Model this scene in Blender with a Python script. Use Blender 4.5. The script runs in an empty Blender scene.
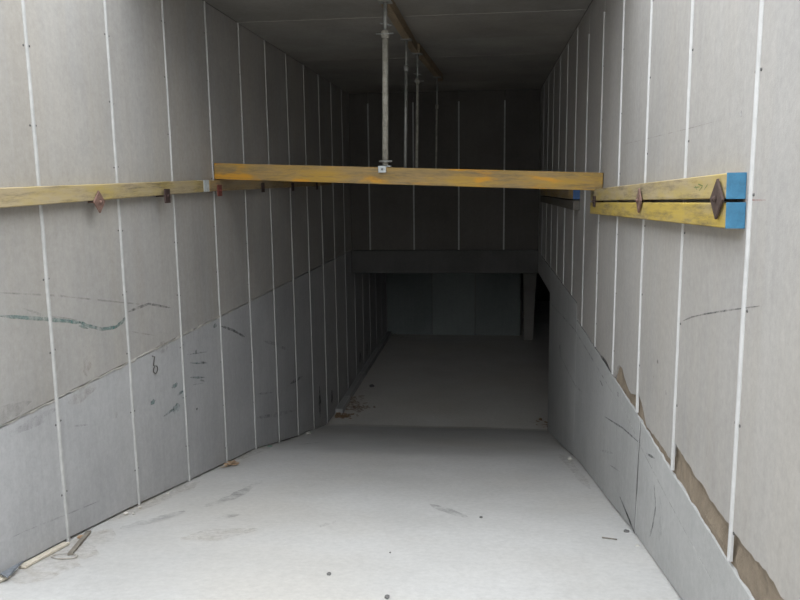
import bpy, bmesh, math, random
from mathutils import Vector, Matrix
random.seed(7)
S = bpy.context.scene
COL = S.collection
H = 3.74                      # eye height above the lower floor (metres)

# ---------------------------------------------------------------- camera
F, YAW, PITCH, ROLL = 754.2, 0.1140, 0.1538, -0.0122
fw = Vector((-math.sin(YAW)*math.cos(PITCH), math.cos(YAW)*math.cos(PITCH), -math.sin(PITCH)))
rt0 = Vector((math.cos(YAW), math.sin(YAW), 0)); up0 = rt0.cross(fw)
rt = rt0*math.cos(ROLL) + up0*math.sin(ROLL); up = -rt0*math.sin(ROLL) + up0*math.cos(ROLL)
cam = bpy.data.cameras.new('camera'); co = bpy.data.objects.new('camera', cam); COL.objects.link(co)
cam.sensor_width = 36; cam.lens = 36*F/800; cam.clip_start = .05
M3 = Matrix((rt, up, -fw)).transposed()
co.matrix_world = Matrix.Translation((0, 0, H)) @ M3.to_4x4()
S.camera = co
# ---------------------------------------------------------------- sky (bright overcast) and exposure
W = bpy.data.worlds.new('overcast_sky'); S.world = W; W.use_nodes = True
WN, WL = W.node_tree.nodes, W.node_tree.links
bg = WN['Background']; bg.inputs[0].default_value = (.91, .955, 1.0, 1)
# overcast sky, brighter towards the zenith (a thin-cloud version of the CIE overcast sky)
wt = WN.new('ShaderNodeTexCoord'); ws = WN.new('ShaderNodeSeparateXYZ'); WL.new(wt.outputs['Generated'], ws.inputs[0])
wm = WN.new('ShaderNodeMath'); wm.operation = 'MAXIMUM'; wm.inputs[1].default_value = 0; WL.new(ws.outputs['Z'], wm.inputs[0])
wa = WN.new('ShaderNodeMath'); wa.operation = 'MULTIPLY_ADD'; wa.inputs[1].default_value = .40; wa.inputs[2].default_value = .60
WL.new(wm.outputs[0], wa.inputs[0]); WL.new(wa.outputs[0], bg.inputs[1])
S.view_settings.view_transform = 'Standard'; S.view_settings.look = 'None'
S.view_settings.gamma = 1; S.view_settings.use_curve_mapping = False
S.view_settings.exposure = 2.3

# ---------------------------------------------------------------- geometry of the place (eye at z=0 here)
XL, XR = -2.44, .93
HC, YC = 1.58, 5.0            # soffit height, where the slab begins
YB, YF = 13.6, 18.4           # wall above the lintel, far wall of the basement
ZF = -3.74
ZJL = -1.2                    # construction joint, left wall
PROF = [(-7, -.35), (-3, -.95), (0, -1.40), (3.3, -1.95), (4.4, -2.15), (5.8, -2.45), (7.5, -2.80), (9.1, -3.23), (11.25, -3.74), (30, -3.74)]
def fz(y):
    for (a, za), (b, zb) in zip(PROF, PROF[1:]):
        if y <= b: return za + (zb-za)*(y-a)/(b-a)
    return ZF
def ray(p): return fw + rt*((p[0]-400)/F) - up*((p[1]-300)/F)
def on_x(p, X): d = ray(p); return d*(X/d.x)
def on_y(p, Y): d = ray(p); return d*(Y/d.y)
def on_floor(p):
    d = ray(p); t = 1.0
    while t < 40 and d.z*t > fz(d.y*t): t += .004
    return d*t

# ---------------------------------------------------------------- materials
def nodes(name):
    m = bpy.data.materials.new(name); m.use_nodes = True
    return m, m.node_tree.nodes, m.node_tree.links, m.node_tree.nodes['Principled BSDF']
def ramp(N, stops):
    r = N.new('ShaderNodeValToRGB'); e = r.color_ramp.elements
    while len(e) < len(stops): e.new(.5)
    for k, (p, c) in enumerate(stops):
        e[k].position = p; e[k].color = (c[0], c[1], c[2], 1) if not isinstance(c, (int, float)) else (c, c, c, 1)
    return r
def noise(N, L, vec, scale, detail=5, rough=.6, sc=(1, 1, 1), dist=0):
    mp = N.new('ShaderNodeMapping'); mp.inputs['Scale'].default_value = sc; L.new(vec, mp.inputs['Vector'])
    n = N.new('ShaderNodeTexNoise'); n.inputs['Scale'].default_value = scale; n.inputs['Detail'].default_value = detail
    n.inputs['Roughness'].default_value = rough; n.inputs['Distortion'].default_value = dist; L.new(mp.outputs[0], n.inputs['Vector'])
    return n.outputs['Fac']
def mix(N, L, fac, a, b, mode='MIX'):
    m = N.new('ShaderNodeMix'); m.data_type = 'RGBA'; m.blend_type = mode
    for s, v in ((m.inputs[0], fac), (m.inputs[6], a), (m.inputs[7], b)):
        if isinstance(v, bpy.types.NodeSocket): L.new(v, s)
        elif isinstance(v, (int, float)): s.default_value = v
        else: s.default_value = (v[0], v[1], v[2], 1)
    return m.outputs[2]
def bump(N, L, B, h, strength, dist=.01):
    b = N.new('ShaderNodeBump'); b.inputs['Strength'].default_value = strength; b.inputs['Distance'].default_value = dist
    L.new(h, b.inputs['Height']); L.new(b.outputs[0], B.inputs['Normal'])
def concrete(name, lo, hi, streak=.35, tint=(.50, .45, .36), tintamt=.35, stain=(.16, .15, .14), rough=.85, blotch=1.1, spots=True, rnd=.1, bmp=.25):
    m, N, L, B = nodes(name)
    pos = N.new('ShaderNodeNewGeometry').outputs['Position']
    big = noise(N, L, pos, blotch, 6, .62)
    base = ramp(N, [(.30, lo), (.70, hi)]); L.new(big, base.inputs[0]); c = base.outputs[0]
    if streak:
        s = noise(N, L, pos, 5, 5, .65, (1, 1, .06)); r = ramp(N, [(.40, 0.0), (.72, streak)]); L.new(s, r.inputs[0])
        c = mix(N, L, r.outputs[0], c, tint)
        s2 = noise(N, L, pos, 22, 3, .6, (1, 1, .05)); r2 = ramp(N, [(.3, .955), (.7, 1.03)]); L.new(s2, r2.inputs[0])
        c = mix(N, L, 1.0, c, r2.outputs[0], 'MULTIPLY')
    t = noise(N, L, pos, .55, 3, .5); r = ramp(N, [(.45, 0.0), (.7, tintamt)]); L.new(t, r.inputs[0]); c = mix(N, L, r.outputs[0], c, tint)
    f = noise(N, L, pos, 26, 8, .75); r = ramp(N, [(.25, .86), (.75, 1.1)]); L.new(f, r.inputs[0]); c = mix(N, L, 1.0, c, r.outputs[0], 'MULTIPLY')
    if spots:
        f = noise(N, L, pos, 7, 9, .78); r = ramp(N, [(.66, 0.0), (.76, .5)]); L.new(f, r.inputs[0]); c = mix(N, L, r.outputs[0], c, stain)
    if rnd:
        oi = N.new('ShaderNodeObjectInfo'); r = ramp(N, [(0, 1-rnd), (1, 1+rnd)]); L.new(oi.outputs['Random'], r.inputs[0]); c = mix(N, L, 1.0, c, r.outputs[0], 'MULTIPLY')
    L.new(c, B.inputs['Base Color']); B.inputs['Roughness'].default_value = rough
    bump(N, L, B, noise(N, L, pos, 45, 8, .7), bmp, .006)
    return m
def plain(name, col, rough=.6, metal=0, var=.25, scale=30, col2=None):
    m, N, L, B = nodes(name)
    tc = N.new('ShaderNodeTexCoord').outputs['Object']
    n = noise(N, L, tc, scale, 6, .7)
    b = col2 or tuple(x*(1-var) for x in col); r = ramp(N, [(.35, b), (.65, col)]); L.new(n, r.inputs[0])
    L.new(r.outputs[0], B.inputs['Base Color']); B.inputs['Roughness'].default_value = rough; B.inputs['Metallic'].default_value = metal
    bump(N, L, B, n, .2, .003)
    return m
def timber(name, paint, wood, cover, dirt=(.10, .08, .05), patch=None):
    """painted laminated timber; the beam runs along local X"""
    m, N, L, B = nodes(name)
    tc = N.new('ShaderNodeTexCoord').outputs['Object']
    oi = N.new('ShaderNodeObjectInfo')
    ad = N.new('ShaderNodeVectorMath'); ad.operation = 'ADD'; L.new(tc, ad.inputs[0])
    mu = N.new('ShaderNodeMath'); mu.operation = 'MULTIPLY'; mu.inputs[1].default_value = 31; L.new(oi.outputs['Random'], mu.inputs[0])
    L.new(mu.outputs[0], ad.inputs[1]); v = ad.outputs[0]
    grain = noise(N, L, v, 9, 7, .7, (.15, 1, 4)); g = ramp(N, [(.3, .86), (.7, 1.08)]); L.new(grain, g.inputs[0])
    wear = noise(N, L, v, 4, 6, .62, (.45, 2, 2)); w = ramp(N, [(cover-.09, 0), (cover+.09, 1)]); L.new(wear, w.inputs[0])
    c = mix(N, L, w.outputs[0], paint, wood)
    if patch:
        pn = noise(N, L, v, 3, 3, .5, (.7, 1, 2.2)); p = ramp(N, [(.52, 0), (.58, .95)]); L.new(pn, p.inputs[0]); c = mix(N, L, p.outputs[0], c, patch)
    c = mix(N, L, 1.0, c, g.outputs[0], 'MULTIPLY')
    dn = noise(N, L, v, 6, 8, .8, (.35, 2, 3)); d = ramp(N, [(.49, 0), (.68, .85)]); L.new(dn, d.inputs[0]); c = mix(N, L, d.outputs[0], c, dirt)
    L.new(c, B.inputs['Base Color']); B.inputs['Roughness'].default_value = .75
    bump(N, L, B, grain, .25, .003)
    return m
def mark(name, col, lo=.35, hi=.65, amt=.8, scale=14):
    """a scuff that lets the concrete show through"""
    m, N, L, B = nodes(name)
    pos = N.new('ShaderNodeNewGeometry').outputs['Position']
    n = noise(N, L, pos, scale, 7, .75); r = ramp(N, [(lo, 0.0), (hi, amt)]); L.new(n, r.inputs[0])
    B.inputs['Base Color'].default_value = (*col, 1); B.inputs['Roughness'].default_value = .9
    L.new(r.outputs[0], B.inputs['Alpha'])
    return m
MT = dict(
    panel_l=concrete('panel_concrete', (.325, .313, .298), (.40, .387, .37), streak=.32, tint=(.38, .335, .27), tintamt=.3, rnd=.06),
    panel_r=concrete('panel_concrete_pale', (.335, .320, .302), (.405, .389, .37), streak=.35, tint=(.38, .345, .295), tintamt=.3, rnd=.05),
    lower_l=concrete('lower_concrete_lit_tone', (.368, .366, .368), (.452, .451, .455), streak=.15, tint=(.46, .445, .425), tintamt=.2, rnd=.05),  # paler, cooler than the upper panels: light on the lower wall put into colour
    lower_r=concrete('cast_concrete', (.35, .35, .343), (.45, .45, .442), streak=.18, tint=(.36, .35, .33), tintamt=.2, rnd=.05),
    core=concrete('wall_core', (.09, .085, .08), (.15, .14, .13), streak=0),
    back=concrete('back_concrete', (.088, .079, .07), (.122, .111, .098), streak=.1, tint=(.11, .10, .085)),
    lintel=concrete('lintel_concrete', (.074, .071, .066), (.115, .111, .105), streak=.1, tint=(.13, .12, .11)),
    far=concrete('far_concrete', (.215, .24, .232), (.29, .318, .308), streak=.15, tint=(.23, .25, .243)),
    ceil=concrete('soffit_concrete', (.22, .208, .188), (.36, .342, .312), streak=0, blotch=1.0, tint=(.29, .255, .21)),
    floor=concrete('floor_concrete', (.485, .475, .458), (.585, .576, .562), streak=0, tint=(.53, .49, .43), tintamt=.4, stain=(.36, .35, .34), blotch=.9, bmp=.35, rnd=0),
    floor_b=concrete('dusty_floor', (.60, .575, .535), (.72, .695, .655), streak=0, tint=(.62, .57, .49), tintamt=.4, stain=(.2, .17, .14), blotch=.8, rnd=0),
    strip=plain('joint_sealant', (.475, .47, .455), .7, 0, .2, 12),
    strip_r=plain('joint_sealant_white', (.56, .555, .545), .7, 0, .15, 12),
    mortar=concrete('joint_mortar', (.36, .34, .305), (.46, .44, .40), streak=0, bmp=.8, rnd=.04),
    earth=concrete('exposed_rough_core', (.13, .10, .07), (.27, .215, .155), streak=.3, tint=(.33, .27, .2), blotch=6, bmp=1.0, rnd=0),
    screw=plain('dark_screw', (.12, .115, .11), .5, .4),
    rust=plain('rusty_steel', (.095, .062, .05), .8, .2, .45, 40),
    pinkrust=plain('red_oxide_steel', (.23, .135, .105), .8, .1, .45, 35),
    redrust=plain('red_painted_steel', (.22, .06, .045), .75, .1, .4, 35),
    darkrust=plain('dark_brown_steel', (.075, .045, .04), .7, .2, .4, 40),
    galv=plain('galvanised_steel', (.34, .34, .32), .5, .5, .3, 18),
    galv_old=plain('cement_splashed_tube', (.36, .34, .29), .8, .15, .45, 22),
    bracket=plain('pale_zinc_bracket', (.42, .44, .44), .55, .4, .15, 20),
    cross=timber('orange_lvl', (.36, .215, .035), (.28, .185, .07), .50, patch=(.50, .24, .015)),
    yellow=timber('yellow_lvl', (.47, .335, .065), (.38, .29, .13), .56),
    pale=timber('worn_pale_lvl', (.42, .32, .11), (.40, .32, .19), .47),
    grey=timber('shaded_grey_lvl', (.13, .115, .09), (.11, .10, .085), .5),  # own grey, taken darker for the shade under the crossbeam
    brown=timber('brown_lvl', (.40, .27, .11), (.34, .26, .16), .5),
    ceilt=timber('ceiling_timber', (.32, .235, .145), (.29, .22, .145), .5),
    blue=plain('blue_end_paint', (.055, .22, .37), .6, 0, .3, 25),
    blue_shaded=plain('deep_blue_shaded_end_paint', (.025, .085, .22), .6, 0, .3, 25),  # deeper blue hue, also darkened for the shade under the crossbeam
    white=plain('white_end_paint', (.62, .66, .66), .7, 0, .4, 30),
    batten=plain('pale_batten_wood', (.62, .56, .46), .8, 0, .2, 15),
    slate=plain('grey_sheet_offcut', (.24, .26, .29), .6, 0, .4, 20),
    stick=plain('grey_stick', (.26, .23, .19), .85, 0, .4, 25),
    leaf=plain('dry_leaf', (.30, .16, .085), .85, 0, .6, 25, (.42, .33, .22)),
    litter=plain('grey_leaf_litter', (.55, .49, .41), .9, 0, .6, 15, (.22, .15, .11)),
    stone=plain('pale_rubble', (.58, .55, .50), .9, 0, .3, 25),
    dstone=plain('dark_rubble', (.16, .155, .15), .9, 0, .3, 25),
    green=plain('green_scrap', (.20, .45, .36), .6),
    wire=plain('dark_wire', (.13, .12, .11), .6, .4),
    m_dark=mark('dark_scuff', (.10, .11, .11)), m_soft=mark('soft_grey_scuff', (.18, .18, .18), .42, .75, .6, 8),
    m_faint=mark('faint_grey_stain', (.22, .21, .20), .42, .8, .4, 9), m_green=mark('green_scuff', (.09, .23, .21), .36, .62, .68), m_rust=mark('rust_stain', (.38, .29, .19), .42, .8, .45, 20),
    m_light=mark('pale_scratch', (.66, .65, .63), .3, .6, .8), m_black=mark('black_smear', (.035, .035, .035), .3, .62, .85, 7),
    m_red=mark('red_chalk', (.55, .25, .22), .2, .6, .6), m_ink=mark('green_ink', (.20, .26, .10), .2, .5, .75, 40))

# ---------------------------------------------------------------- helpers
def link(name, me, mat, parent=None):
    o = bpy.data.objects.new(name, me); COL.objects.link(o)
    if mat and not me.materials: me.materials.append(MT[mat])
    if parent: o.parent = parent
    return o
def mesh(name, vs, fs, mat, parent=None, world=True, smooth=False):
    """verts in eye-relative world space (world=True, shifted up by H) or local to the parent"""
    me = bpy.data.meshes.new(name)
    me.from_pydata([(v[0], v[1], v[2]+(H if world else 0)) for v in vs], [], fs); me.update()
    bm = bmesh.new(); bm.from_mesh(me); bmesh.ops.recalc_face_normals(bm, faces=bm.faces); bm.to_mesh(me); bm.free()
    if smooth:
        for p in me.polygons: p.use_smooth = True
    return link(name, me, mat, parent)
def struct(o): o['kind'] = 'structure'; return o
def tag(o, label, cat, group=None):
    o['label'] = label; o['category'] = cat
    if group: o['group'] = group
    return o
def empty(name, loc, R=None):
    o = bpy.data.objects.new(name, None); COL.objects.link(o); o.empty_display_size = .1
    m = Matrix.Translation((loc[0], loc[1], loc[2]+H))
    o.matrix_world = m @ R.to_4x4() if R else m
    return o
BOXF = [(0, 1, 2, 3), (7, 6, 5, 4), (0, 4, 5, 1), (1, 5, 6, 2), (2, 6, 7, 3), (3, 7, 4, 0)]
def box(x0, x1, y0, y1, z0, z1): return [(x0, y0, z0), (x1, y0, z0), (x1, y1, z0), (x0, y1, z0), (x0, y0, z1), (x1, y0, z1), (x1, y1, z1), (x0, y1, z1)]
def cbox(name, b, mat, parent=None, ch=.004, world=True):
    """box with chamfered edges"""
    bm = bmesh.new(); vs = [bm.verts.new((x, y, z+(H if world else 0))) for x, y, z in box(*b)]
    for f in BOXF: bm.faces.new([vs[i] for i in f])
    bmesh.ops.recalc_face_normals(bm, faces=bm.faces)
    if ch: bmesh.ops.bevel(bm, geom=bm.edges[:], offset=min(ch, .12*min(abs(b[1]-b[0]), abs(b[3]-b[2]), abs(b[5]-b[4]))), segments=1, affect='EDGES')
    me = bpy.data.meshes.new(name); bm.to_mesh(me); bm.free()
    return link(name, me, mat, parent)
def slab_x(name, poly, x_face, x_back, mat, parent, ch=.004):
    """polygon in (y,z) on a side wall, extruded from its face back into the wall"""
    n = len(poly); s = 1 if x_back > x_face else -1
    cy = sum(p[0] for p in poly)/n; cz = sum(p[1] for p in poly)/n
    def ins(p):
        return (p[0]+math.copysign(min(ch, abs(cy-p[0])), cy-p[0]), p[1]+math.copysign(min(ch, abs(cz-p[1])), cz-p[1]))
    q = [ins(p) for p in poly]
    vs = [(x_face, y, z) for y, z in q] + [(x_face+s*ch, y, z) for y, z in poly] + [(x_back, y, z) for y, z in poly]
    fs = [tuple(range(n)), tuple(range(3*n-1, 2*n-1, -1))]
    for k in range(n):
        j = (k+1) % n
        fs += [(k, j, n+j, n+k), (n+k, n+j, 2*n+j, 2*n+k)]
    return mesh(name, vs, fs, mat, parent)
def tube(name, pts, r, mat, parent=None, world=True, seg=10, rr=None):
    pts = [Vector(p) for p in pts]; vs = []; fs = []; n = len(pts)
    for k, p in enumerate(pts):
        t = (pts[min(k+1, n-1)]-pts[max(k-1, 0)]).normalized()
        a = t.orthogonal().normalized() if k == 0 else (a - t*a.dot(t)).normalized()
        b = t.cross(a); q = rr[k] if rr else r
        for s in range(seg):
            an = 2*math.pi*s/seg; vs.append(p + a*math.cos(an)*q + b*math.sin(an)*q)
    for k in range(n-1):
        for s in range(seg):
            s2 = (s+1) % seg; fs.append((k*seg+s, k*seg+s2, (k+1)*seg+s2, (k+1)*seg+s))
    fs += [tuple(range(seg))[::-1], tuple(range((n-1)*seg, n*seg))]
    return mesh(name, vs, fs, mat, parent, world, True)
def ribbon_x(name, pts, width, X, mat, parent, off=.0015):
    """flat mark lying on a side wall; pts are pixels in the photograph projected onto that wall"""
    s = 1 if X < 0 else -1
    P = [on_x(p, X) for p in pts]
    Q = []                                             # resample with a little wobble
    for a, b in zip(P, P[1:]):
        for k in range(4): Q.append(a.lerp(b, k/4))
    Q.append(P[-1]); n = len(Q); vs = []; fs = []
    for k, q in enumerate(Q):
        t = (Q[min(k+1, n-1)]-Q[max(k-1, 0)]).normalized(); nrm = Vector((0, -t.z, t.y))
        e = min(1, .25+min(k, n-1-k)/2.0)
        w = width*.5*e*random.uniform(.7, 1.25)
        for g in (-1, 1): vs.append((X+s*off, q.y+nrm.y*w*g, q.z+nrm.z*w*g))
    for k in range(n-1): fs.append((2*k, 2*k+1, 2*k+3, 2*k+2))
    return mesh(name, vs, fs, mat, parent)
def blot_x(name, px, ry, rz, X, mat, parent, off=.0015):
    s = 1 if X < 0 else -1; c = on_x(px, X); vs = []
    for k in range(14):
        a = 2*math.pi*k/14; q = random.uniform(.7, 1.2); vs.append((X+s*off, c.y+ry*q*math.cos(a), c.z+rz*q*math.sin(a)))
    return mesh(name, vs, [tuple(range(14))], mat, parent)

# ---------------------------------------------------------------- floors
def make_floor(name, x0, x1, ys, nx, mat, xf=None):
    vs = []; fs = []
    for j, y in enumerate(ys):
        for i in range(nx+1):
            x = x0+(x1-x0)*i/nx
            vs.append((x, y, fz(y)+.006*math.sin(2.1*x+1.3*y)*math.cos(1.7*y-x)))
    for j in range(len(ys)-1):
        for i in range(nx):
            a = j*(nx+1)+i; fs.append((a, a+1, a+nx+2, a+nx+1))
    n = len(vs)
    vs += [(x0, ys[0], ZF-.6), (x1, ys[0], ZF-.6), (x1, ys[-1], ZF-.6), (x0, ys[-1], ZF-.6)]
    fs.append((n, n+3, n+2, n+1))
    l = len(ys)
    fs.append(tuple([n, n+1]+[i for i in range(nx, -1, -1)])); fs.append(tuple([n+2, n+3]+[(l-1)*(nx+1)+i for i in range(nx+1)]))
    fs.append(tuple([n+3, n]+[j*(nx+1) for j in range(l)])); fs.append(tuple([n+1, n+2]+[j*(nx+1)+nx for j in range(l-1, -1, -1)]))
    return struct(mesh(name, vs, fs, mat, smooth=False))
make_floor('floor', XL-.25, XR+.25, [-7+.25*k for k in range(73)], 12, 'floor')
make_floor('floor', XL-.25, 5.2, [11.0]+[11.27+.5*k for k in range(27)], 14, 'floor_b').location.z = -.004
mesh('outer_ground', box(-30, 30, -40, -7, fz(-7)-.5, fz(-7)-.02), BOXF, 'floor')['kind'] = 'structure'
bpy.data.objects['outer_ground'].name = 'floor_outer'

# ---------------------------------------------------------------- left wall
wl = struct(mesh('wall_left', box(XL-.25, XL-.035, -3.0, YF+.3, ZF-.5, HC+.32), BOXF, 'core'))
LS = [3.036+.9*n for n in range(-6, 18)]
def strip_x(y, z0, z1, X, parent, wob=.004, w=.026, screws=True):
    """sealed vertical joint: raised bead over the gap, a pair of screws every 0.6 m"""
    s = 1 if X < 0 else -1; vs = []; fs = []; n = max(2, int((z1-z0)/.3)+1)
    for k in range(n):
        z = z0+(z1-z0)*k/(n-1); yy = y+random.uniform(-wob, wob); ww = w*random.uniform(.88, 1.12)/2
        for dy, dx in ((-ww, -.006), (-ww, .003), (-ww*.45, .010), (ww*.45, .010), (ww, .003), (ww, -.006)): vs.append((X+s*dx, yy+dy, z))
    for k in range(n-1):
        for j in range(6): fs.append((k*6+j, k*6+(j+1) % 6, (k+1)*6+(j+1) % 6, (k+1)*6+j))
    fs += [tuple(range(6)), tuple(range((n-1)*6, n*6))]
    o = mesh('joint_strip', vs, fs, 'lower_l' if y > YB-1 else 'strip' if X < 0 or y > 6.3 else 'strip_r', parent)
    if screws:
        vs = []; fs = []; z = z0+random.uniform(.1, .4)
        while z < z1-.05:
            for dy in (-.026, .026):
                b = len(vs); yy = y+dy+random.uniform(-.004, .004); zz = z+random.uniform(-.01, .01)
                for dx, r in ((-.001, .0075), (.0035, .005)):
                    for k in range(6): a = k*math.pi/3; vs.append((X+s*dx, yy+r*math.cos(a), zz+r*math.sin(a)))
                fs += [tuple(range(b, b+6)), tuple(range(b+6, b+12))]+[(b+k, b+(k+1) % 6, b+6+(k+1) % 6, b+6+k) for k in range(6)]
            z += .42
        mesh('screw_heads', vs, fs, 'screw', o)['kind'] = 'stuff'
    return o
G = .007
for a, b in zip(LS, LS[1:]):
    if a < -2.9: continue
    y0, y1 = a+G, min(b-G, YF)
    ztop = HC if y0 > YC-.5 else HC+.3
    if a > YB-.5: ztop = -1.62
    low = [(y0, fz(y0)+.016), (y1, fz(y1)+.016), (y1, ZJL-.008), (y0, ZJL-.008)]
    slab_x('lower_panel', low, XL, XL-.05, 'lower_l', wl)
    if ztop > ZJL: slab_x('wall_panel', [(y0, ZJL+.006), (y1, ZJL+.006), (y1, ztop), (y0, ztop)], XL, XL-.05, 'panel_l', wl)
for y in LS:
    if -2.9 < y < YF: strip_x(y, fz(y), (HC if y > YC-.5 else HC+.3) if y < YB else -1.62, XL, wl, screws=y < 8, w=.029 if y < 5.5 else .017 if y < 8 else .012)
# rough mortar squeezed out along the construction joint, one piece per panel
for a, b in zip(LS, LS[1:]):
    if a < 1.2 or a > 9: continue
    vs = []; fs = []; n = 16; big = .016 if 4.2 < a < 6.0 else .008
    for k in range(n+1):
        y = a+G+(b-a-2*G)*k/n; r = (random.random()**2*.85+.15)*big; zc = ZJL+random.uniform(-.007, .007)
        for dx, dz in ((-.02, r), (.002, r), (.003+r*.45, 0), (.002, -r), (-.02, -r)): vs.append((XL+dx, y, zc+dz))
    for k in range(n):
        for j in range(4): fs.append((k*5+j, k*5+j+1, (k+1)*5+j+1, (k+1)*5+j))
    mesh('mortar_bead', vs, fs, 'mortar', wl)
def c3(p): return (p[0]*.275, 290+p[1]*.275)
def c1(p): return (200+p[0]*.25, 270+p[1]*.25)
for pts, w, m in [
    ([(285, 115), (320, 130), (370, 143), (420, 135), (445, 115), (455, 100)], .022, 'm_green'), ([(465, 80), (500, 65), (540, 50), (620, 65)], .018, 'm_dark'),
    ([(0, 10), (200, 20), (440, 45), (540, 55)], .010, 'm_soft'), ([(80, 65), (160, 95), (280, 110)], .016, 'm_soft'), ([(0, 95), (160, 105), (300, 120)], .022, 'm_green'),
    ([(285, 130), (320, 140)], .02, 'm_green'), ([(270, 495), (320, 490)], .012, 'm_soft'), ([(470, 150), (560, 165)], .01, 'm_soft'), ([(680, 235), (750, 225)], .012, 'm_green'),
    ([(690, 265), (745, 268)], .012, 'm_green'), ([(690, 318), (745, 318)], .016, 'm_green'), ([(700, 345), (740, 338)], .012, 'm_soft')]:
    ribbon_x('scuff_mark', [c3(p) for p in pts], w, XL, m, wl)
for pts, w, m in [([(85, 225), (130, 240), (180, 268)], .03, 'm_dark'), ([(255, 285), (300, 295), (350, 320)], .04, 'm_soft'), ([(360, 455), (410, 425)], .04, 'm_dark'),
                  ([(230, 590), (300, 580), (385, 560)], .05, 'm_soft'), ([(230, 495), (290, 490)], .03, 'm_soft'), ([(478, 465), (480, 590)], .14, 'm_black'), ([(527, 480), (528, 535)], .14, 'm_black'),
                  ([(640, 330), (640, 370)], .2, 'm_black'), ([(668, 290), (668, 345)], .2, 'm_black'), ([(0, 368), (28, 372)], .02, 'm_dark'), ([(0, 440), (20, 445)], .02, 'm_dark')]:
    ribbon_x('scuff_mark', [c1(p) for p in pts], w, XL, m, wl)
for p, ry, rz, m in [((635, 348), .06, .018, 'm_green'), ((555, 408), .04, .02, 'm_green'), ((640, 430), .08, .035, 'm_green'), ((615, 445), .10, .012, 'm_green'), ((655, 375), .06, .012, 'm_green'), ((782, 130), .05, .02, 'm_green'),
                     ((712, 225), .02, .02, 'm_dark'), ((715, 433), .02, .012, 'm_dark'), ((315, 275), .05, .06, 'm_rust'), ((422, 455), .02, .025, 'm_rust'), ((20, 450), .2, .05, 'm_faint'), ((120, 480), .2, .03, 'm_faint'), ((590, 210), .10, .05, 'm_rust'), ((300, 380), .15, .04, 'm_rust')]:
    blot_x('scuff_mark', c3(p), ry, rz, XL, m, wl)
ribbon_x('chalk_line', [(25, 531), (60, 517), (99, 501)], .008, XL, 'm_soft', wl)
ribbon_x('chalk_line', [(0, 543), (25, 531)], .006, XL, 'm_soft', wl)

# ---------------------------------------------------------------- right wall
wr = struct(mesh('wall_right', [*box(XR+.06, XR+.3, -3.0, 11.0, ZF-.5, HC+.32), *box(XR+.06, XR+.3, 11.0, YB+.26, -1.6, HC+.32)], BOXF+[tuple(i+8 for i in f) for f in BOXF], 'core'))
RS = [1.904+.9*n for n in range(-5, 15)]
ZJR = [(-3, -1.45), (2.6, -1.45), (3.8, -1.44), (4.7, -1.42), (8, -1.40), (14, -1.40)]
def zjr(y):
    if y > 7.75: return -1.235
    for (a, za), (b, zb) in zip(ZJR, ZJR[1:]):
        if y <= b: return za+(zb-za)*(y-a)/(b-a)
    return -1.4
# ragged lower edge of the upper panels, read off the photograph onto the wall plane
RAG = [(783, 600), (775, 586), (767, 573), (755, 560), (743, 545), (736, 536), (730, 527), (720, 513), (710, 500), (706, 490), (700, 482), (694, 476), (690, 467), (682, 455), (674, 441.7),
       (671.5, 462), (664, 450), (655, 437), (646, 426), (642, 405), (638, 393), (634.5, 395), (630, 393), (625, 380), (622, 367.5), (618, 365), (616, 373)]
RAG = [(p.y, p.z) for p in (on_x(q, XR) for q in RAG)]
RAG = [(y, max(z, zjr(y)+.012)) for y, z in RAG]
def rag(y):
    if y < RAG[0][0]: return RAG[0][1]+.012*math.sin(9*(RAG[0][0]-y))
    for (a, za), (b, zb) in zip(RAG, RAG[1:]):
        if a <= y <= b: return za+(zb-za)*(y-a)/max(b-a, 1e-6)
    return zjr(y)+.006+(.012 if y < 7 else .004)*(.5+.5*math.sin(23*y)*math.sin(11*y+1))
for a, b in zip(RS, RS[1:]):
    if a < -2.9: continue
    y0, y1 = a+G, min(b-G, YB)
    if y1 <= y0: continue
    n = 26; bot = [(y0+(y1-y0)*k/n, rag(y0+(y1-y0)*k/n)+random.uniform(-.004, .004)) for k in range(n+1)]
    zt = HC if y0 > YC-.5 else HC+.3
    slab_x('wall_panel', bot+[(y1, zt), (y0, zt)], XR, XR+.055, 'panel_r', wr, .003)
TOPS = {6: 1.31, 7: 1.33}
for i, y in enumerate(RS):
    if -2.9 < y < YB: strip_x(y, zjr(y)+.016, HC+.3 if y < YC-.5 else 1.32 if 6 < y < 7.6 else HC-.03, XR, wr, w=.024 if y < 3.5 else .019 if y < 5 else .015 if y < 7 else .011, screws=y < 7)
# exposed rough core behind the broken panel edges
vs = []; fs = []; ys = [-2.9+.06*k for k in range(148)]; nz = 7
for y in ys:
    for k in range(nz):
        z = zjr(y)-.03+(.36)*k/(nz-1); vs.append((XR+.018+random.uniform(-.006, .006)-(.008 if k < 2 else 0), y, z))
for j in range(len(ys)-1):
    for k in range(nz-1): a = j*nz+k; fs.append((a, a+1, a+nz+1, a+nz))
mesh('exposed_core', vs, fs, 'earth', wr)
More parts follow.
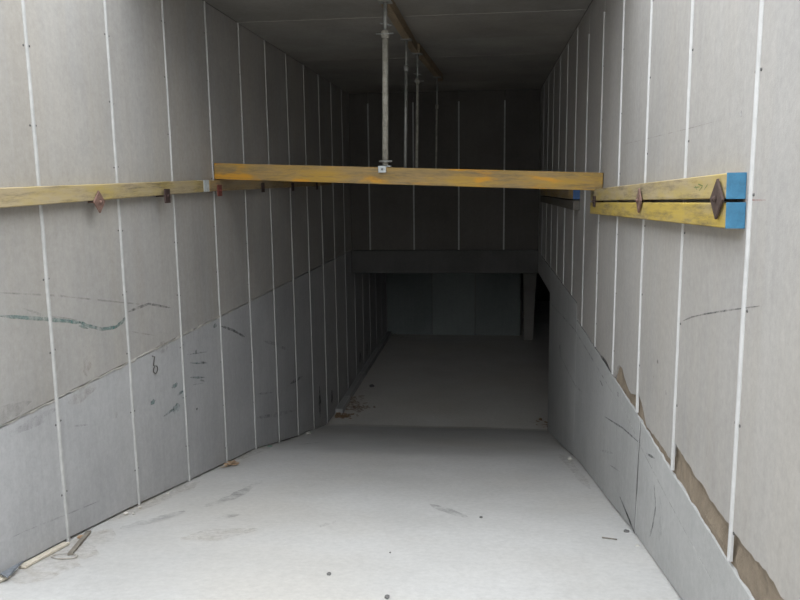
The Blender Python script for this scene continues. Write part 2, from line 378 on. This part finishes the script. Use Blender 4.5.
# lower cast wall, in separate pours; it ends at the side opening and carries on above it as a beam
JY = [-2.9, -.2, 2.0, 4.52, 7.75, 11.0]
for a, b in zip(JY, JY[1:]):
    n = 40; y0, y1 = a+.006, b-.006
    top = [(y1+(y0-y1)*k/n, zjr(y1+(y0-y1)*k/n)-random.uniform(0, .005)) for k in range(n+1)]
    bot = [(y0+(y1-y0)*k/6, fz(y0+(y1-y0)*k/6)+.014) for k in range(7)]
    slab_x('lower_panel', bot+top, XR, XR+.07, 'lower_r', wr)
slab_x('edge_beam', [(11.006, -1.6), (YB, -1.6), (YB, -1.235), (11.006, -1.235)], XR, XR+.07, 'lower_r', wr)
slab_x('end_face', [(10.99, ZF), (11.02, ZF), (11.02, -1.6), (10.99, -1.6)], XR+.004, XR+.3, 'lower_r', wr)
ribbon_x('joint_shade_strip', [(641, 421), (637.5, 475), (634.3, 533)], .016, XR, 'wire', wr, .001)  # dark strip over the open joint, standing in for its shade
def c6(p): return (600+p[0]/3, 400+p[1]/3)
for pts, w, m in [([(60, 0), (130, 155), (200, 290), (270, 420), (340, 545)], .006, 'm_light'), ([(15, 50), (70, 85), (120, 130)], .012, 'm_dark'), ([(163, 255), (168, 320), (158, 380), (150, 410)], .022, 'm_dark'),
                  ([(180, 290), (185, 350), (178, 420)], .07, 'm_soft'), ([(30, 195), (60, 215)], .014, 'm_soft'), ([(140, 160), (165, 175)], .014, 'm_dark'), ([(60, 290), (105, 400)], .03, 'm_black'), ([(0, 150), (40, 160)], .02, 'm_soft')]:
    ribbon_x('scuff_mark', [c6(p) for p in pts], w, XR, m, wr)
for pts, w, m in [([(683, 321), (692, 317), (705, 314), (730, 310), (760, 306)], .006, 'm_dark'), ([(621, 145), (683, 130), (722, 120)], .003, 'm_soft'), ([(742, 200), (766, 200)], .004, 'm_red'),
                  ([(560, 355), (575, 385), (582, 392)], .02, 'm_soft'), ([(600, 380), (603, 386)], .02, 'm_dark'), ([(604, 420), (604, 470)], .012, 'm_light'), ([(548, 300), (575, 330), (617, 400)], .02, 'm_soft'),
                  ([(601, 356), (606, 362), (611, 372)], .03, 'm_black')]:
    ribbon_x('scuff_mark', pts, w, XR, m, wr)
for p, ry, rz, m in [((741.5, 114), .008, .012, 'm_light'), ((658, 362), .012, .012, 'm_dark'), ((666, 393), .015, .015, 'm_soft'), ((654, 377), .012, .01, 'm_rust'), ((618, 394), .03, .02, 'm_green'), ((560, 350), .1, .08, 'm_soft')]:
    blot_x('scuff_mark', p, ry, rz, XR, m, wr)

# ---------------------------------------------------------------- ceiling
ce = struct(mesh('ceiling', box(XL-.25, XR+.3, YC, YB+.25, HC+.02, HC+.32), BOXF, 'core'))
ys = [YC+.002]+[YC+1.3+1.22*k for k in range(8)]+[YB-.002]
for a, b in zip(ys, ys[1:]):
    for x0, x1 in ((XL, XR),):
        dz = random.uniform(-.003, .003)
        cbox('soffit_panel', (x0+.003, x1-.003, a+.003, b-.003, HC+dz, HC+.022), 'ceil', ce, .003)

# ---------------------------------------------------------------- wall above the opening, with its lintel
wb = struct(mesh('wall_back', box(XL-.25, XR+.3, YB+.03, YB+.25, -1.6, HC+.3), BOXF, 'core'))
BX = [XL]+[-2.09, -1.285, -.48, .32]+[XR]
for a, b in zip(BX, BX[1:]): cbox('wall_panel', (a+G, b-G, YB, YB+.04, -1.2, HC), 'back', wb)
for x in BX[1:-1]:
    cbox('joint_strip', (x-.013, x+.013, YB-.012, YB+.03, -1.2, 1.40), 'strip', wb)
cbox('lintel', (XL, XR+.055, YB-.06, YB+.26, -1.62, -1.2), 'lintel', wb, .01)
# basement behind it
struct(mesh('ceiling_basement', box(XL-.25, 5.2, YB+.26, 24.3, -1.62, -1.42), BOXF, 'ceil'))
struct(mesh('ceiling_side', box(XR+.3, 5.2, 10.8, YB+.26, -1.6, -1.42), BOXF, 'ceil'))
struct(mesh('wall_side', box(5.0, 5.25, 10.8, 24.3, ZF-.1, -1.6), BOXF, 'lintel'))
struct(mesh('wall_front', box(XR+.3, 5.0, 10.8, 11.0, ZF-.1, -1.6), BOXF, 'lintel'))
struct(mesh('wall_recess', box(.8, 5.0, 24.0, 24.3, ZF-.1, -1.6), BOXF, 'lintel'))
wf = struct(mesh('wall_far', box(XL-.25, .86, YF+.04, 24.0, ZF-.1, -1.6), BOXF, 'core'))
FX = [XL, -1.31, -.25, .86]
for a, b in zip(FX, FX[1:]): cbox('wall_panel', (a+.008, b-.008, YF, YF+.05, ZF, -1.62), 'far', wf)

# kerb on the lower floor
kb = struct(empty('trim_1', (XL+.06, 14.8, ZF)))
kys = [11.75, 12.5, 14.2, 16.3, YF-.02]
for a, b in zip(kys, kys[1:]):
    cbox('kerb_block', (-.06, .055+random.uniform(-.01, .01), a+.01-14.8, b-.01-14.8, -.01, .09), 'lower_r', kb, .01, False)

# ---------------------------------------------------------------- concrete column
col = empty('concrete_column', (1.03, 18.0, ZF))
vs = []; zs = [0, .5, 1.2, 1.75, 2.12]; hw = [.105, .115, .135, .165, .18]
for z, w in zip(zs, hw):
    for sx, sy in ((-1, -1), (1, -1), (1, 1), (-1, 1)): vs.append((sx*w+(w-.105)*.25, sy*w, z))
fs = [(0, 1, 2, 3), (16, 17, 18, 19)]+[(4*k+i, 4*k+(i+1) % 4, 4*k+4+(i+1) % 4, 4*k+4+i) for k in range(4) for i in range(4)]
mesh('shaft', vs, fs, 'ceil', col, False)
tube('corner_bead', [(-.145, -.10, .55), (-.16, -.12, 1.25)], .022, 'wire', col, False)
tag(col, 'dark concrete column, wider at the top, before the far wall', 'column')

# ---------------------------------------------------------------- timber beams
def frame(p0, p1):
    x = (Vector(p1)-Vector(p0)).normalized(); y = Vector((0, 0, 1)).cross(x).normalized(); z = x.cross(y)
    return Matrix((x, y, z)).transposed()
def beam(name, p0, p1, w, h, mat, label, cat='beam', group=None, ends=()):
    """p0,p1: bottom centre line; ends: (part name, from, to, material) painted lengths"""
    L = (Vector(p1)-Vector(p0)).length; o = empty(name, p0, frame(p0, p1))
    cuts = sorted(ends, key=lambda e: e[1]); x = 0
    for nm, a, b, m in cuts:
        if a > x: cbox('timber', (x, a, -w/2, w/2, 0, h), mat, o, .004, False); x = a
        cbox(nm, (a, b, -w/2-.001, w/2+.001, -.001, h+.001), m, o, .005, False); x = b
    if x < L: cbox('timber', (x, L, -w/2, w/2, 0, h), mat, o, .004, False)
    tag(o, label, cat, group); return o
def plate(name, c, side, rz, tilt, label, mat, group, s=.095, standoff=.006):
    """square steel washer plate on a tie rod with a nut, against the face of a wale"""
    sg = 1 if side < 0 else -1
    R = Matrix.Rotation(0 if side < 0 else math.pi, 3, 'Z') @ Matrix.Rotation(tilt, 3, 'Z')
    o = empty(name, c, R)
    bm = bmesh.new(); q = s/2
    vv = [bm.verts.new((x, y, z)) for x in (standoff, standoff+.01) for y, z in ((-q, -q), (q, -q), (q, q), (-q, q))]
    for f in BOXF: bm.faces.new([vv[i] for i in f])
    bmesh.ops.rotate(bm, verts=bm.verts, cent=(0, 0, 0), matrix=Matrix.Rotation(rz, 3, 'X'))
    bmesh.ops.recalc_face_normals(bm, faces=bm.faces); bmesh.ops.bevel(bm, geom=bm.edges[:], offset=.002, segments=1, affect='EDGES')
    me = bpy.data.meshes.new('plate'); bm.to_mesh(me); bm.free(); link('plate', me, mat, o)
    tube('tie_rod', [(-.06, 0, 0), (.030, 0, 0)], .006, mat, o, False)
    tube('nut', [(standoff+.01, 0, 0), (standoff+.019, 0, 0)], .012, mat, o, False, 6)
    tag(o, label, 'washer plate', group); return o
TW = .065
# right wale, near pair: two timbers one above the other with a gap
xr = XR-TW/2-.002
def wr_z(y): return -.075+(.02-(-.075))*(6.7-y)/(6.7-2.95)         # top of the pair, read from the photo
y0, y1 = 2.86, 6.46
def pair(y0, y1, zt0, zt1, h, gap, mats, labels, e0, e1):
    beam('wale_beam', (xr, y0, zt0-h), (xr, y1, zt1-h), TW, h, mats[0], labels[0], ends=e0)
    beam('wale_beam', (xr, y0-.01, zt0-2*h-gap), (xr, y1, zt1-2*h-gap), TW, h, mats[1], labels[1], ends=e1)
pair(y0, y1, .022, -.072, .092, .014, ('pale', 'yellow'),
     ('upper yellow timber wale with blue painted end on the right wall', 'lower yellow timber wale with blue painted end on the right wall'), [('painted_end', 0, .006, 'blue')], [('painted_end', 0, .006, 'blue')])
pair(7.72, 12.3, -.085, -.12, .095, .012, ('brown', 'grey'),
     ('brown wale timber with blue end beyond the crossbeam on the right wall', 'dull grey wale timber below the brown one beyond the crossbeam'), [('painted_end', 0, .006, 'blue_shaded')], [])
xf = XR-TW-.002
def wp(px, X): q = on_x(px, X); return (X, q.y, q.z)
plate('washer_plate', wp((720, 199), xf), 1, math.pi/4, 0, 'large brown diamond washer plate nearest the blue beam ends', 'rust', 'washer plates on the right wales', .108)
plate('washer_plate', wp((641, 200.5), xf), 1, math.pi/4, 0, 'reddish diamond washer plate midway along the right wales', 'pinkrust', 'washer plates on the right wales', .098)
plate('washer_plate', wp((595.5, 201.5), xf), 1, 0, 0, 'dark square washer plate at the far end of the near right wales', 'darkrust', 'washer plates on the right wales', .085)
# faded stamp on the upper wale
for pts in ([(695, 185), (697, 190)], [(698, 184), (703, 186), (699, 191)], [(704, 190), (708, 184)], [(694, 187.5), (700, 187)]):
    o = ribbon_x('ink_mark', pts, .006, xf-.001, 'm_ink', None, .0006); inkw = bpy.data.objects['wale_beam']
    o.parent = inkw; o.matrix_parent_inverse = inkw.matrix_world.inverted()
# left wale: one timber, then another beyond its white-painted end
xl = XL+TW/2+.002
beam('wale_beam', (xl, 1.2, -.135), (xl, 6.36, -.052), TW, .098, 'pale', 'worn pale yellow timber wale on the left wall, nearest the camera',
     ends=[('painted_end', 5.03, 5.16, 'white')])
beam('wale_beam', (xl, 6.37, -.052), (xl, 11.6, -.02), TW, .095, 'brown', 'brown timber wale on the left wall behind the crossbeam end')
xg = XL+TW+.002
plate('washer_plate', wp((97.5, 202), xg), -1, math.pi/4, 0, 'pinkish diamond washer plate under the pale left wale', 'pinkrust', 'washer plates on the left wales', .098)
plate('washer_plate', wp((164, 196), xg), -1, 0, .06, 'dark square washer plate standing proud of the pale left wale', 'darkrust', 'washer plates on the left wales', .105, .02)
plate('washer_plate', wp((218.5, 190.5), xg), -1, 0, 0, 'red washer plate under the left end of the crossbeam', 'redrust', 'washer plates on the left wales', .10)
for px, lb in (((262, 187.5), 'dark washer plate on the left wall just behind the red one'), ((292, 187), 'small dark washer plate second behind the red one, left wall'), ((316, 186), 'faint dark washer plate deepest on the left wall')):
    plate('washer_plate', wp(px, xg), -1, 0, 0, lb, 'darkrust', 'washer plates on the left wales', .10)
# crossbeams resting on the wales
beam('crossbeam', (-2.425, 6.68, .055), (.925, 6.24, -.08), .077, .142, 'cross', 'long orange yellow timber crossbeam spanning both walls')
def zx(y): return .065+.0*y
back_cb = [(8.2, 'second timber crossbeam, mostly hidden behind the front one'), (9.1, 'third timber crossbeam, mostly hidden behind the front one'), (11.1, 'deepest timber crossbeam, mostly hidden behind the front one')]
for y, lb in back_cb:
    beam('crossbeam', (-2.385, y, .062), (.885, y-.1, -.07), .077, .09, 'cross', lb)
# timbers under the soffit
def tx(y): return -.875+.012*(y-4.6) if y < 8.96 else -.80+.05*(y-8.97)
beam('ceiling_timber', (tx(4.6), 4.6, HC-.1), (tx(8.95), 8.95, HC-.1), .075, .1, 'ceilt', 'brown timber fixed along the ceiling above the near props', 'beam')
beam('ceiling_timber', (tx(8.97), 8.97, HC-.1), (tx(11.5), 11.5, HC-.1), .075, .1, 'ceilt', 'dark timber along the ceiling above the far props', 'beam')
# ---------------------------------------------------------------- steel props between crossbeam and ceiling timber
def prop(bot, top, zc, r_out, r_in, mo, mi, label, bracket, fit=True):
    o = empty('steel_prop', bot); T = Vector(top)-Vector(bot); Z = T.z
    def at(z): return T*(z/Z)
    k = zc-bot[2]
    tube('outer_tube', [at(.012), at(k)], r_out, mo, o, False, 14)
    tube('inner_tube', [at(k-.02), at(Z-.008)], r_in, mi, o, False, 12)
    tube('collar_nut', [at(k-.06), at(k-.055), at(k-.005), at(k)], .03, mo, o, False, 14, [r_out+.001, r_out+.009, r_out+.009, r_out+.001])
    if fit: c = at(k-.03); tube('handle', [c+Vector((-.075, -r_out-.004, 0)), c+Vector((.075, -r_out-.004, 0))], .006, 'galv', o, False, 8)
    if fit: c = at(k+.05); tube('pin', [c+Vector((-.045, 0, .01)), c+Vector((.05, 0, -.01))], .007, 'galv', o, False, 8)
    b = at(0); cbox('base_plate', (b.x-.05, b.x+.05, -.036, .036, 0, .008), 'bracket', o, .001, False)
    t = at(Z); cbox('top_plate', (t.x-.055, t.x+.055, t.y-.055, t.y+.055, Z-.008, Z), 'galv', o, .001, False)
    if bracket:
        cbox('bracket', (-.055, .012, -.052, -.042, -.05, .006), 'bracket', o, .002, False)
        tube('bolt', [(-.02, -.043, -.022), (-.02, -.062, -.022)], .009, 'galv', o, False, 6)
        c = at(.045); tube('base_pin', [c+Vector((-.05, -.02, 0)), c+Vector((.06, -.02, 0))], .008, 'galv', o, False, 8)
    tag(o, label, 'prop', 'steel props standing on the crossbeams')
def cb_top(x, y, h): return .062-.132*(x+2.385)/3.27+h
yb = 6.66-.41*(-.852+2.385)/3.27
prop((-.852, yb, .055-.123*(-.852+2.385)/3.27+.142), (tx(6.45)+.02, yb+.0, HC-.1), 1.25, .0255, .017, 'galv_old', 'galv', 'thick cement-stained steel prop bolted to the front crossbeam', True)
prop((-.862, 8.16, cb_top(-.862, 8, .09)), (tx(8.16), 8.16, HC-.1), 1.22, .017, .013, 'galv', 'galv', 'slim grey steel prop just behind the thick front prop', False, False)
prop((-.82, 9.06, cb_top(-.82, 9, .09)), (tx(9.06), 9.06, HC-.1), 1.2, .0165, .012, 'galv_old', 'galv', 'slim leaning prop with collar handle, third from the front', False)
prop((-.72, 11.05, cb_top(-.72, 11, .09)), (tx(11.05), 11.05, HC-.1), 1.1, .013, .010, 'galv_old', 'galv', 'thinnest and deepest steel prop, rightmost of the four', False, False)

# ---------------------------------------------------------------- small things
h0 = on_x((152, 356), XL); pts = [(XL+.0, h0.y, h0.z), (XL+.02, h0.y, h0.z-.005), (XL+.012, h0.y-.01, h0.z-.07)]
for k in range(11):
    a = math.pi*.5+2*math.pi*k/11; pts.append((XL+.012, h0.y+.02+.035*math.cos(a), h0.z-.108+.028*math.sin(a)))
tag(tube('wire_hook', pts, .004, 'wire', None, True, 8), 'small bent dark wire hook sticking out of the left wall', 'hook')
def lay(p0, p1, w, h, mat, name, label, cat):
    a, b = on_floor(p0), on_floor(p1)
    for q in (a, b): q.z = fz(q.y)+.004; q.x = max(q.x, XL+w/2+.012)
    return beam(name, a, b, w, h, mat, label, cat)
lay((17, 569), (66, 545), .042, .014, 'batten', 'wood_batten', 'pale wooden batten lying against the foot of the left wall', 'batten')
lay((-30, 596), (7, 578), .042, .014, 'batten', 'wood_batten', 'pale batten stub at the left edge beside grey offcut', 'batten')
lay((70, 556), (89, 533), .028, .012, 'stick', 'flat_stick', 'thin grey stick on floor between batten and oval stain', 'stick')
a = [on_floor(p) for p in ((1, 580), (10, 566), (18, 567), (8, 584))]
vs = [(max(q.x, XL+.02), q.y, fz(q.y)+.028+dz) for dz in (0, .008) for q in a]
tag(mesh('sheet_offcut', vs, BOXF, 'slate'), 'dark grey sheet offcut lying across the batten, bottom left corner', 'offcut')
# oval splash of mortar
c = on_floor((65, 557)); vs = []; fs = []
for k in range(20):
    t = 2*math.pi*k/20
    for r, dz in ((1, .0005), (.9, .003), (.8, .0005)): x = c.x+.075*r*math.cos(t); y = c.y+.05*r*math.sin(t); vs.append((x, y, fz(y)+.005+dz))
for k in range(20):
    for j in range(2): j2 = (k+1) % 20; fs.append((3*k+j, 3*k+j+1, 3*j2+j+1, 3*j2+j))
tag(mesh('mortar_ring', vs, fs, 'mortar'), 'thin oval ring of dried mortar on the floor by the stick', 'mortar ring')
def litter(name, pxs, n, spread, mat, label, cat, size=.05, kinds=None):
    vs = []; fs = []
    for px in pxs:
        c = on_floor(px)
        for k in range(n):
            x = max(c.x+random.gauss(0, spread), XL+.06); y = c.y+random.gauss(0, spread); z = fz(y)+random.uniform(.006, .03)
            a = random.uniform(0, 6.28); s = size*random.uniform(.5, 1.2); b = len(vs); t = random.uniform(.2, .5)*s
            for u, v, w in ((-1, 0, .2), (-.3, .38, 0), (.4, .3, .1), (1, 0, .5), (.4, -.3, .3), (-.3, -.38, .15)):
                vs.append((x+s*(u*math.cos(a)-v*math.sin(a)), y+s*(u*math.sin(a)+v*math.cos(a)), z+w*t))
            vs.append((x, y, z-.2*t+.006)); fs += [(b+i, b+(i+1) % 6, b+6) for i in range(6)]
    o = mesh(name, vs, fs, mat); tag(o, label, cat); o['kind'] = 'stuff'; return o
litter('leaf_litter', [(334, 415.5), (340, 417), (347, 417)], 40, .055, 'leaf', 'brown dry leaves heaped at the near end of the kerb', 'leaf litter')
litter('leaf_litter', [(347, 405), (352, 409), (352, 400), (360, 409)], 26, .11, 'litter', 'grey twigs and leaf litter spread beside the kerb', 'leaf litter', .06)
litter('leaf_litter', [(222, 467), (229, 465), (234, 465)], 9, .05, 'leaf', 'small heap of reddish dry leaves at the left wall foot', 'leaf litter', .045)
litter('leaf_litter', [(391, 336), (395, 337), (400, 337)], 12, .12, 'stone', 'pale scraps in the far left corner of the lower floor', 'scraps', .06)
litter('leaf_litter', [(547, 424), (546, 427)], 8, .05, 'leaf', 'reddish leaves at the end of the right lower wall', 'leaf litter', .04)
def stone(px, s, mat, label, flat=.6, cat='rubble', name='rubble_piece', ax=1):
    c = on_floor(px); c.x = min(max(c.x, XL+.02+s), XR-.02-s); bm = bmesh.new(); bmesh.ops.create_icosphere(bm, subdivisions=2, radius=1)
    for v in bm.verts: v.co *= random.uniform(.75, 1.15)
    for v in bm.verts: v.co = Vector((v.co.x*s*ax, v.co.y*s, v.co.z*s*flat))
    me = bpy.data.meshes.new(name); bm.to_mesh(me); bm.free(); o = link(name, me, mat)
    o.location = (c.x, c.y, fz(c.y)+s*flat*.7+H); tag(o, label, cat, 'loose rubble on the ramp'); return o
for px, s, m, lb in [((165, 494), .016, 'stone', 'pale stone chip against the left wall, third panel'), ((140, 508), .015, 'stone', 'white stone chip near left wall, upper of two'), ((134, 514), .012, 'stone', 'white stone chip near left wall, lower of two'),
                     ((118, 514), .02, 'stone', 'pale crumb of concrete against left wall, right of the stick'), ((78, 538), .018, 'leaf', 'brown crumb at the tip of the batten'),
                     ((293, 434), .04, 'stone', 'pale flat stone by the left wall, before the leaf heap'), ((329, 575), .013, 'dstone', 'black pebble on the near floor, left of centre'),
                     ((387, 598), .014, 'dstone', 'dark pebble at the bottom edge of the picture'), ((481, 518), .012, 'dstone', 'small dark pebble mid floor'), ((390, 553), .006, 'dstone', 'tiny dark speck on floor between the two black pebbles'),
                     ((570, 460), .03, 'stone', 'white crumb at the foot of the right lower wall'), ((642, 547), .014, 'stone', 'white crumb below the dark joint of the right lower wall'), ((634, 533), .02, 'dstone', 'dark clod in the foot of the right wall joint'),
                     ((547, 420), .03, 'leaf', 'reddish clod at the corner of the right wall end'), ((349, 388), .035, 'stone', 'white lump on top of the kerb side'),
                     ((372, 387), .05, 'dstone', 'dark lump on the lower floor right of the kerb')]:
    stone(px, s, m, lb)
tag(stone((269, 447), .03, 'green', 'small green plastic scrap near the left wall', .25), 'small green plastic scrap near the left wall', 'scrap').name = 'plastic_scrap'
p = [on_floor(q) for q in ((602, 539), (610, 540), (617, 541))]
tag(tube('twig', [(q.x, q.y, fz(q.y)+.01) for q in p], .004, 'stick', None, True, 6), 'short thin twig on the floor before the right lower wall', 'twig')
# dark tyre and scuff traces on the ramp
for pts, w in [([(205, 508), (235, 497), (262, 481)], .10), ([(215, 520), (240, 515)], .08), ([(120, 530), (150, 522), (185, 512)], .10), ([(320, 528), (336, 522)], .06), ([(430, 505), (470, 520)], .1), ([(300, 445), (320, 443)], .08),
               ([(20, 585), (60, 562), (110, 530)], .3), ([(110, 522), (160, 500), (200, 482)], .16), ([(240, 460), (280, 440), (315, 428)], .25), ([(560, 455), (590, 490)], .13), ([(180, 540), (260, 530)], .25)]:
    P = [on_floor(q) for q in pts]; vs = []; fs = []; Q = [a.lerp(b, k/5) for a, b in zip(P, P[1:]) for k in range(5)]+[P[-1]]
    for k, q in enumerate(Q):
        t = (Q[min(k+1, len(Q)-1)]-Q[max(k-1, 0)]); t.z = 0; t.normalize(); ww = w*.5*random.uniform(.5, 1.2)*min(1, .2+min(k, len(Q)-1-k)/2)
        for g in (-1, 1): x = q.x-t.y*ww*g; y = q.y+t.x*ww*g; vs.append((x, y, fz(y)+.0085))
    for k in range(len(Q)-1): fs.append((2*k, 2*k+1, 2*k+3, 2*k+2))
    mesh('floor_scuff', vs, fs, 'm_soft' if w < .12 else 'm_rust', bpy.data.objects['floor'])
